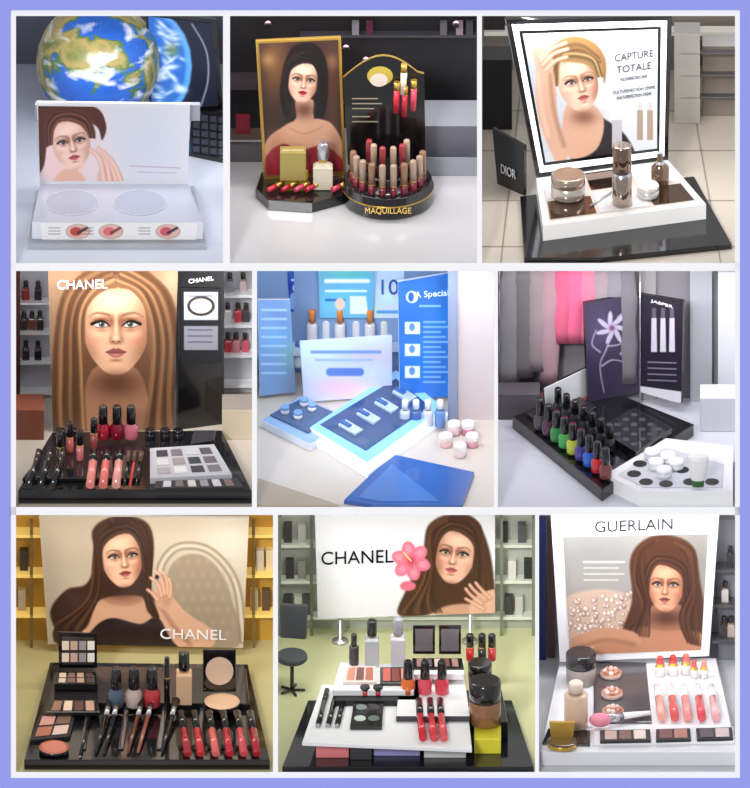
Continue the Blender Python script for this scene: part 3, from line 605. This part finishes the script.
P.hair([(130,517),(146,526),(152,550),(150,590),(162,618)],[(134,524),(142,534),(147,556),(146,594),(150,616)],50,(44,26,18),(130,86,54),1.8,jit=1,wave=2)
P.poly([(154,592),(166,590),(186,612),(214,632),(210,648),(180,648),(162,622)],(214,166,138),3); P.stroke([(158,602),(172,624),(190,644)],4,(144,96,76),soft=4,al=.6)
P.hand([[(162,596),(158,584),(151,578)],[(165,594),(162,580),(156,571)],[(168,594),(167,580),(163,572)],[(170,597),(171,586),(169,579)],[(158,600),(153,594),(148,590)]],4,(222,176,148),[(156,602),(158,590),(172,590),(172,606),(164,610)])
P.ell(157,577,2.2,2.2,(40,30,40))
P.obj('poster_print',F,.6,st); txt('CHANEL',193,635,66,10,WH,F,st)
o=B('makeup_display_tray'); o.prism([(24,760),(270,760),(248,664),(50,662)],10,0,BLK,M(22,20,22,.1)); o.prism([(50,702),(250,704),(246,668),(54,666)],16,10,BLK,M(34,30,32,.12))
for x in (84,122,160,198): o.prism([(x-4,748),(x+2,748),(x+8,702),(x+3,702)],12,10,M(120,118,122,.1,.7))
o.done(1)
palette([(56,672),(96,672),(98,684),(54,684)],24,6,BLK,[(200,180,160),(120,90,80),(170,140,120),(70,50,46)],4,2)
F=lid([(58,632),(97,634),(97,668),(59,668)],24,M(50,46,46,.2))
b=B('eyeshadow_pans')
for r_ in range(2):
    for k in range(4): x=62+k*8.5; y=641+r_*12; b.add([onF(F,c,1.2) for c in ((x,y),(x+7,y),(x+7,y+9),(x,y+9))],[[0,1,2,3]],M(*[(220,200,180),(190,160,140),(150,140,150),(230,220,210)][k],.4))
b.done()
palette([(50,700),(98,700),(100,712),(46,712)],18,4,BLK,[(150,110,90),(220,190,170),(90,60,50),(190,150,130)],4,1)
for x,c in ((116,(70,90,110)),(134,(190,170,160)),(152,(180,50,60))): nail(x,706,16,c,1.55,M(30,28,30,.2))
bottle(184,702,16,9,50,(214,176,140),(20,18,20),True); 
B('mascara_tube').lathe(167,708,12,[(3,0,BLK),(3,30,BLK),(2.5,31,GOLD),(2.5,50,BLK),(2,51,BLK)]).done()
o=B('powder_compact'); o.lathe(222,706,16,[(17,0,BLK),(18,1,BLK),(18,5,BLK),(15,5,M(210,170,140)),(14,5.4,M(216,178,148))],32)
Yc=fl(219,692,21).y; o.up([(203,650),(236,650),(236,692),(203,692)],21,BLK,3,BLK); 
cc=[atY(219.5+14*math.cos(t*math.pi/12),671+14*math.sin(t*math.pi/12),Yc-.003) for t in range(24)]; o.add(cc,[list(range(24))],M(216,186,160,.3)); o.done(.8)
palette([(40,714),(76,712),(70,736),(30,740)],13,3,M(30,28,30),[(206,150,140),(120,90,80),(180,110,90),(220,190,180)],2,2)
o=B('blush_compact'); o.lathe(54,750,12,[(15,0,BLK),(15,3,BLK),(12,3,M(210,120,100)),(12,3.5,M(216,130,110))],28); o.done()
for x,c,tp_ in ((104,(28,26,28),(20,20,20)),(112,(28,26,28),(80,60,50)),(136,(110,60,44),(40,26,22)),(146,(150,90,70),(60,40,34)),(170,(30,28,30),(60,40,30))):
    B('makeup_brush').tube(fl(x-8,752,12),fl(x+2,716,18),1.6,M(*c,.2),2.4).tube(fl(x+2,716,18),fl(x+4,708,20),2.6,SIL).tube(fl(x+4,708,20),fl(x+6,700,22),2.6,M(*tp_,.9),4).done()
for x,c in ((184,(170,40,50)),(197,(200,50,60)),(212,(225,110,100)),(226,(190,40,60)),(240,(215,80,90)),(253,(170,30,50))):
    glossl((x+4,754,14),(x,730,22),(x-3,712,28),c)
for x in (92,): B('eye_pencil').tube(fl(x-12,756,12),fl(x-2,716,14),1.6,BLK).tube(fl(x-2,716,14),fl(x-1,711,14),1.5,M(200,160,130),.3).done()
# =============== P8 ===============
shell(278,535,515,772,628,M(212,214,166,.3,noise=2,amp=.05),M(180,184,172,.6,noise=2,amp=.08),3,(1,1,.96))
o=B('shelf_unit')
for h in (14,50,86): o.sb(276,537,634,3,8,M(205,210,195,.3,emit=.15),h); 
for x in (278,310,500,532): o.box(x,x+3,636,118,3,M(120,124,104),0)
o.done()
o=B('boxed_cosmetics')
for x,h,c in ((284,17,(60,58,56)),(294,17,(210,210,196)),(302,17,(90,90,86)),(286,53,(50,50,50)),(298,53,(150,150,140)),(284,89,(60,60,60)),(298,89,(190,190,180)),(505,17,(60,60,60)),(515,17,(190,190,180)),(524,53,(40,40,40)),(508,53,(215,210,200)),(500,89,(50,50,50)),(518,89,(80,80,80))): o.sb(x,x+8,632,18,4,M(*c),h)
o.done(.4)
o=B('office_chair'); G=M(70,72,76,.6)
o.lathe(292,690,0,[(2,0,BLK),(2,30,BLK)]); o.lathe(292,660,30,[(14,0,G),(16,2,G),(15,6,G)],24); o.up([(280,604),(308,606),(306,640),(280,638)],38,G,4); 
for a in range(5): t=a*1.257; c=fl(292,690,1); o.tube(c,c+Vector((math.cos(t)*.034,math.sin(t)*.034,0)),1.5,BLK)
o.done(1.5)
o=B('portrait_board'); Q=[(315,515),(495,514),(495,613),(318,619)]; o.up(Q,26,WH,4); F=o.F4
for x in (340,470): o.lathe(x,642,0,[(8,0,SIL),(8,2,SIL),(2,3,SIL),(2,28,SIL)])
st=o.done()
P=Pt(Q,(222,222,227)); P.glow(360,570,60,50,(232,232,236),.8)
P.poly([(420,612),(424,594),(446,588),(470,592),(494,600),(494,616)],(202,154,126),2); P.glow(452,594,22,9,(100,64,48),.9)
P.poly([(422,556),(428,526),(450,514),(474,518),(488,545),(494,580),(494,612),(470,604),(446,606),(424,616),(398,614),(406,590)],(70,42,28),3.5)
P.face(455,555,23,8,(228,180,154),(200,90,94),(90,80,60),(82,54,36),-.18,shade=.75,smoky=.5,hc=(78,48,32),part=-.2,low=.5,dark=-1)
P.hair([(448,517),(430,528),(428,560),(416,590),(402,614)],[(444,524),(433,534),(433,564),(436,590),(440,612)],80,(50,30,20),(144,96,60),1.8,jit=1,wave=3)
P.hair([(462,515),(480,526),(484,556),(488,590),(494,612)],[(466,522),(476,534),(479,560),(480,590),(476,610)],50,(50,30,20),(144,96,60),1.8,jit=1,wave=2)
for a in range(6):
    t=a*1.05+.3; P.ell(411+10*math.cos(t),561+10*math.sin(t),10,7,(220,108,132),2.2,1,math.degrees(t)); P.glow(411+12*math.cos(t),561+12*math.sin(t),6,4,(246,176,188),.8,math.degrees(t)); P.stroke([(411,561),(411+14*math.cos(t),561+14*math.sin(t))],1,(190,70,96),.4,soft=1.6,al=.6)
P.glow(411,561,5,5,(190,50,70),.9); P.stroke([(411,561),(404,553)],1.5,(250,220,120))
P.ell(408,586,8,5,(220,108,130),2.2)
P.poly([(470,614),(474,598),(490,590),(495,592),(495,614)],(220,172,146),2.5)
P.hand([[(482,604),(471,595),(466,589)],[(486,600),(475,591),(470,585)],[(490,598),(481,589),(476,583)],[(484,609),(473,603),(466,599)]],4,(224,176,150))
P.obj('poster_print',F,.6,st); txt('CHANEL',357,558,72,13,BLK,F,st)
o=B('tiered_makeup_display')
o.prism([(282,767),(534,767),(512,700),(308,700)],6,0,BLK,M(24,24,26,.1))
o.prism([(345,735),(500,735),(496,690),(352,690)],20,6,BLKM,BLK)
o.box(316,349,758,18,20,M(228,130,134,.4),6); o.box(350,372,760,17,20,M(60,60,64,.4),6); o.box(373,420,756,14,20,M(166,160,216,.4),6); o.box(474,501,754,15,22,M(226,216,60,.4),6); o.box(424,466,758,14,20,M(215,215,215,.4),6)
o.prism([(302,742),(472,749),(466,690),(322,684)],30,26,M(232,232,234,.3),M(238,238,238,.25))
o.prism([(332,690),(414,690),(416,664),(340,662)],42,36,M(228,228,230,.3),M(232,230,230,.25))
o.prism([(396,716),(470,716),(464,672),(400,672)],36,30,M(60,58,62),M(236,236,236,.25)); o.box(414,464,680,6,14,WH,40)
o.prism([(335,700),(420,700),(420,672),(340,672)],36,26,BLKM); 
o.prism([(466,722),(508,722),(502,690),(466,690)],24,6,BLK); o.done(.8)
palette([(354,700),(384,700),(382,726),(350,726)],34,4,BLK,[(120,130,130),(60,60,64),(190,200,190),(96,110,100)],2,2,rnd=True)
for x in (322,332,341): glossl((x-4,726,32),(x+2,702,33),(x+5,690,33),(16,15,18),2.8,M(60,56,54,.2,.4),'mascara_tube')
palette([(346,666),(376,666),(376,682),(343,682)],45,3,M(226,206,200),[(206,140,120),(120,80,70),(180,110,90),(220,180,160)],3,1)
palette([(380,667),(411,667),(412,683),(380,683)],45,3,BLK,[(190,90,80),(130,60,50),(216,140,120)],3,1)
for x,c in ((365,(210,70,80)),(378,(200,40,60))): jar(x,694,36,5,8,c,(30,28,30),'blush_pot')
for x,c in ((408,(226,110,50)),(425,(226,80,100)),(442,(220,60,80))): nail(x,693,36,c,1.3)
for x,c in ((420,(200,30,50)),(431,(215,56,60)),(441,(220,80,84))): glossl((x+3,738,34),(x,716,36),(x-1,700,37),c)
jar(485,722,24,16,42,(140,96,66),(28,26,28),'foundation_jar')
for x,w in ((424,22),(450,22)):
    lid([(x-w/2,626),(x+w/2,626),(x+w/2,654),(x-w/2,654)],44,M(110,104,108,.2)); 
palette([(412,658),(462,658),(464,668),(412,668)],48,3,BLK,[(160,120,110),(90,80,90),(200,180,170),(120,70,60)],5,1)
bottle(372,664,42,8,44,(180,184,188),(30,30,30),True,'lotion_bottle'); bottle(398,664,42,8,46,(200,200,206),(150,150,156),True,'lotion_bottle'); bottle(354,664,42,5,30,(60,58,60),(30,30,30))
jar(480,680,24,12,18,(60,50,48),(24,22,24)); 
for x,c in ((470,(190,30,40)),(482,(30,30,30)),(492,(180,40,50))): tubep(x,660,26,c,(20,20,22),26,4,.5,'lipstick')
# =============== P9 ===============
shell(539,735,515,772,640,M(188,188,194,.3,noise=2,amp=.04),M(168,170,176,.6,noise=2,amp=.08),3)
o=B('partition_panel'); o.box(538,546,660,140,4,M(36,52,120,.5)); o.box(547,555,658,138,4,M(96,70,58,.5)); o.box(718,737,660,140,4,M(130,130,138,.5)); o.done()
o=B('shelf_unit'); 
for h in (25,60,95): o.sb(712,737,668,3,8,M(80,78,82),h)
o.done()
for x,h,c in ((724,28,(60,50,50)),(731,28,(190,170,160)),(725,63,(200,195,190)),(730,98,(50,50,56))): bottle(x,664-h,h,4,20,c,(30,30,30),True)
o=B('portrait_board'); Q=[(551,515),(719,515),(709,656),(560,662)]; o.up(Q,20,M(238,238,241,.4),5); F=o.F4; st=o.done()
q=[(563,537),(708,534),(701,650),(570,655)]; P=Pt(q,(150,146,142)); P.glow(600,550,60,30,(128,130,128),.7); P.glow(690,560,30,40,(120,112,106),.6)
for k,y in enumerate((562,568,574,580)): P.stroke([(584,y),(624-(k%2)*6,y)],1.6 if k==0 else .7,(222,220,218),soft=1)
P.poly([(563,604),(590,590),(620,592),(640,606),(640,656),(566,660)],(190,164,146),4)
for _ in range(420):
    x=random.uniform(563,705);y=random.uniform(592,655); rr=random.uniform(1.6,2.8)
    if y>592+abs(x-640)*.12:
        c=np.array(random.choice([(222,202,190),(206,170,160),(184,150,134),(212,190,176)])); P.ell(x,y,rr,rr,c*.62,1.4); P.ell(x-.3,y-.3,rr*.8,rr*.8,c,1.4); P.ell(x-.7,y-.8,rr*.3,rr*.3,(246,238,232),1)
P.poly([(632,600),(630,560),(644,540),(668,535),(692,546),(700,580),(706,640),(680,652),(650,644),(636,634),(620,638)],(74,44,30),3.5)
P.poly([(598,642),(620,630),(650,626),(690,630),(702,636),(701,656),(600,660)],(184,130,100),3); P.poly([(652,606),(682,606),(684,628),(650,628)],(166,114,86),3); P.glow(666,618,24,11,(76,46,34),.95)
P.face(666,586,20.5,2,(214,160,128),(160,76,68),(90,100,84),(70,44,30),-.12,shade=.85,smoky=.6,hc=(78,46,32),part=-.3,low=.6)
P.hair([(656,540),(640,550),(634,580),(638,610),(620,638)],[(650,546),(645,556),(645,584),(654,606),(648,636)],90,(46,26,18),(140,90,58),1.9,jit=1.2,wave=3.5)
P.hair([(672,538),(694,550),(698,584),(694,612),(704,645)],[(678,546),(688,558),(689,588),(681,616),(684,642)],70,(46,26,18),(140,90,58),1.9,jit=1.2,wave=3)
P.poly([(570,650),(576,636),(604,628),(634,632),(640,644),(612,642)],(192,140,110),3); P.stroke([(578,648),(606,640),(634,644)],4,(130,86,66),soft=4,al=.5)
P.obj('poster_print',F,.8,st)
txt('GUERLAIN',634,526,78,11,M(40,36,44),F,st)
o=B('makeup_display_tray'); o.prism([(541,752),(737,752),(716,658),(560,658)],14,0,M(215,215,220,.3),M(230,230,234,.2)); o.prism([(542,742),(590,744),(590,730),(548,728)],17,14,BLK)
o.prism([(594,722),(594,662),(646,662),(652,722)][::-1],16,14,M(80,78,82,.2)); o.prism([(565,726),(593,726),(594,662),(572,662)],16,14,M(215,215,220,.2))
o.prism([(594,742),(735,740),(733,726),(594,728)],18,14,WH,M(215,215,218,.3)); o.done(.8)
jar(581,682,16,15,30,(150,140,136),(24,22,26),'powder_jar'); bottle(576,726,16,12,44,(212,182,158),(222,204,188),False,'foundation_bottle',.75)
for x,y in ((611,676),(612,696),(613,714)):
    o=B('pearl_powder_jar'); o.lathe(x,y,16,[(10,0,CLR),(11,1,M(190,170,160,.2)),(11,4,M(190,170,160,.2)),(9,4,M(180,130,110))],24)
    for a in range(8): t=a*.785; c=fl(x,y-5,21)+Vector((6*S*math.cos(t),6*S*math.sin(t),0)); o.sph(c,2.6,M(*random.choice([(220,180,170),(190,130,110),(230,210,200)]),.3),nu=10,nv=6)
    o.sph(fl(x,y-6,22),2.8,M(215,160,150,.3),nu=10,nv=6); o.done()
B('powder_brush').sph(fl(600,720,24),10,M(230,140,160,.9),(1.1,.8,.7)).tube(fl(606,719,24),fl(622,716,22),5,SIL,4).tube(fl(622,716,22),fl(650,713,20),3.5,WH,2.5).done()
for i,(x,c) in enumerate(((660,(216,60,60)),(673,(200,40,50)),(686,(225,100,90)))): lipst(x,676-i,14,(230,226,226),c,20,5)
for i,(x,c) in enumerate(((658,(230,160,150)),(671,(220,80,80)),(684,(230,140,140)),(698,(216,70,80)),(712,(230,170,170)))):
    glossl((x+4,718,19),(x+1,698,20),(x-1,686,21),c,4.2,M(225,220,222,.2))
for x,c in ((694,(220,80,70)),(704,(226,130,120))): lipst(x,678,14,(225,220,222),c,18,4)
palette([(600,730),(650,729),(651,740),(600,741)],20,3,M(40,38,42),[(190,160,150),(120,90,80),(220,200,190)],3,1)
palette([(656,729),(690,728),(691,739),(656,740)],20,3,M(40,38,42),[(120,80,80),(170,120,110)],2,1)
palette([(696,728),(732,727),(733,738),(697,739)],20,3,M(40,38,42),[(90,80,84),(200,180,180)],2,1)
o=B('gold_compact'); o.lathe(562,746,16,[(13,0,GOLD),(15,1,GOLD),(15,5,GOLD),(12,6,M(60,40,30,.2))],28); o.up([(549,722),(575,722),(573,738),(551,738)],21,GOLD,3,GOLD); o.done(.8)
# ---------- room & lights ----------
def slab(n,x0,x1,y0,y1,z0,z1,m):
    b=B(n); b.add([(x,y,z) for z in (z0,z1) for x,y in ((x0,y0),(x1,y0),(x1,y1),(x0,y1))],[[0,1,2,3],[7,6,5,4],[0,1,5,4],[1,2,6,5],[2,3,7,6],[3,0,4,7]],m); b.done()
slab('floor',-3,3,-6,3.2,-.05,0,M(190,186,180,.4)); slab('wall_rear',-3,3,3.2,3.3,0,3.4,M(214,212,210,.7))
w=bpy.data.worlds.new('w'); bpy.context.scene.world=w; w.use_nodes=True
w.node_tree.nodes['Background'].inputs[0].default_value=(.95,.97,1,1); w.node_tree.nodes['Background'].inputs[1].default_value=.45
sl=bpy.data.lights.new('front_fill_sun','SUN'); sl.energy=1.55; sl.angle=math.radians(9); so=bpy.data.objects.new('front_fill_sun',sl); bpy.context.collection.objects.link(so)  # added soft fill from the camera side, no window behind it
so.rotation_euler=(math.radians(58),0,math.radians(-16)); so.location=(0,-3,4)
cd=bpy.data.cameras.new('camera'); cam=bpy.data.objects.new('camera',cd); bpy.context.collection.objects.link(cam)
cd.type='ORTHO'; cd.ortho_scale=788*S; cd.clip_end=50
cam.location=(0,-6*cs,Z0+6*sn); cam.rotation_euler=(math.radians(62),0,0)
bpy.context.scene.camera=cam
bpy.context.scene.view_settings.view_transform='Standard'
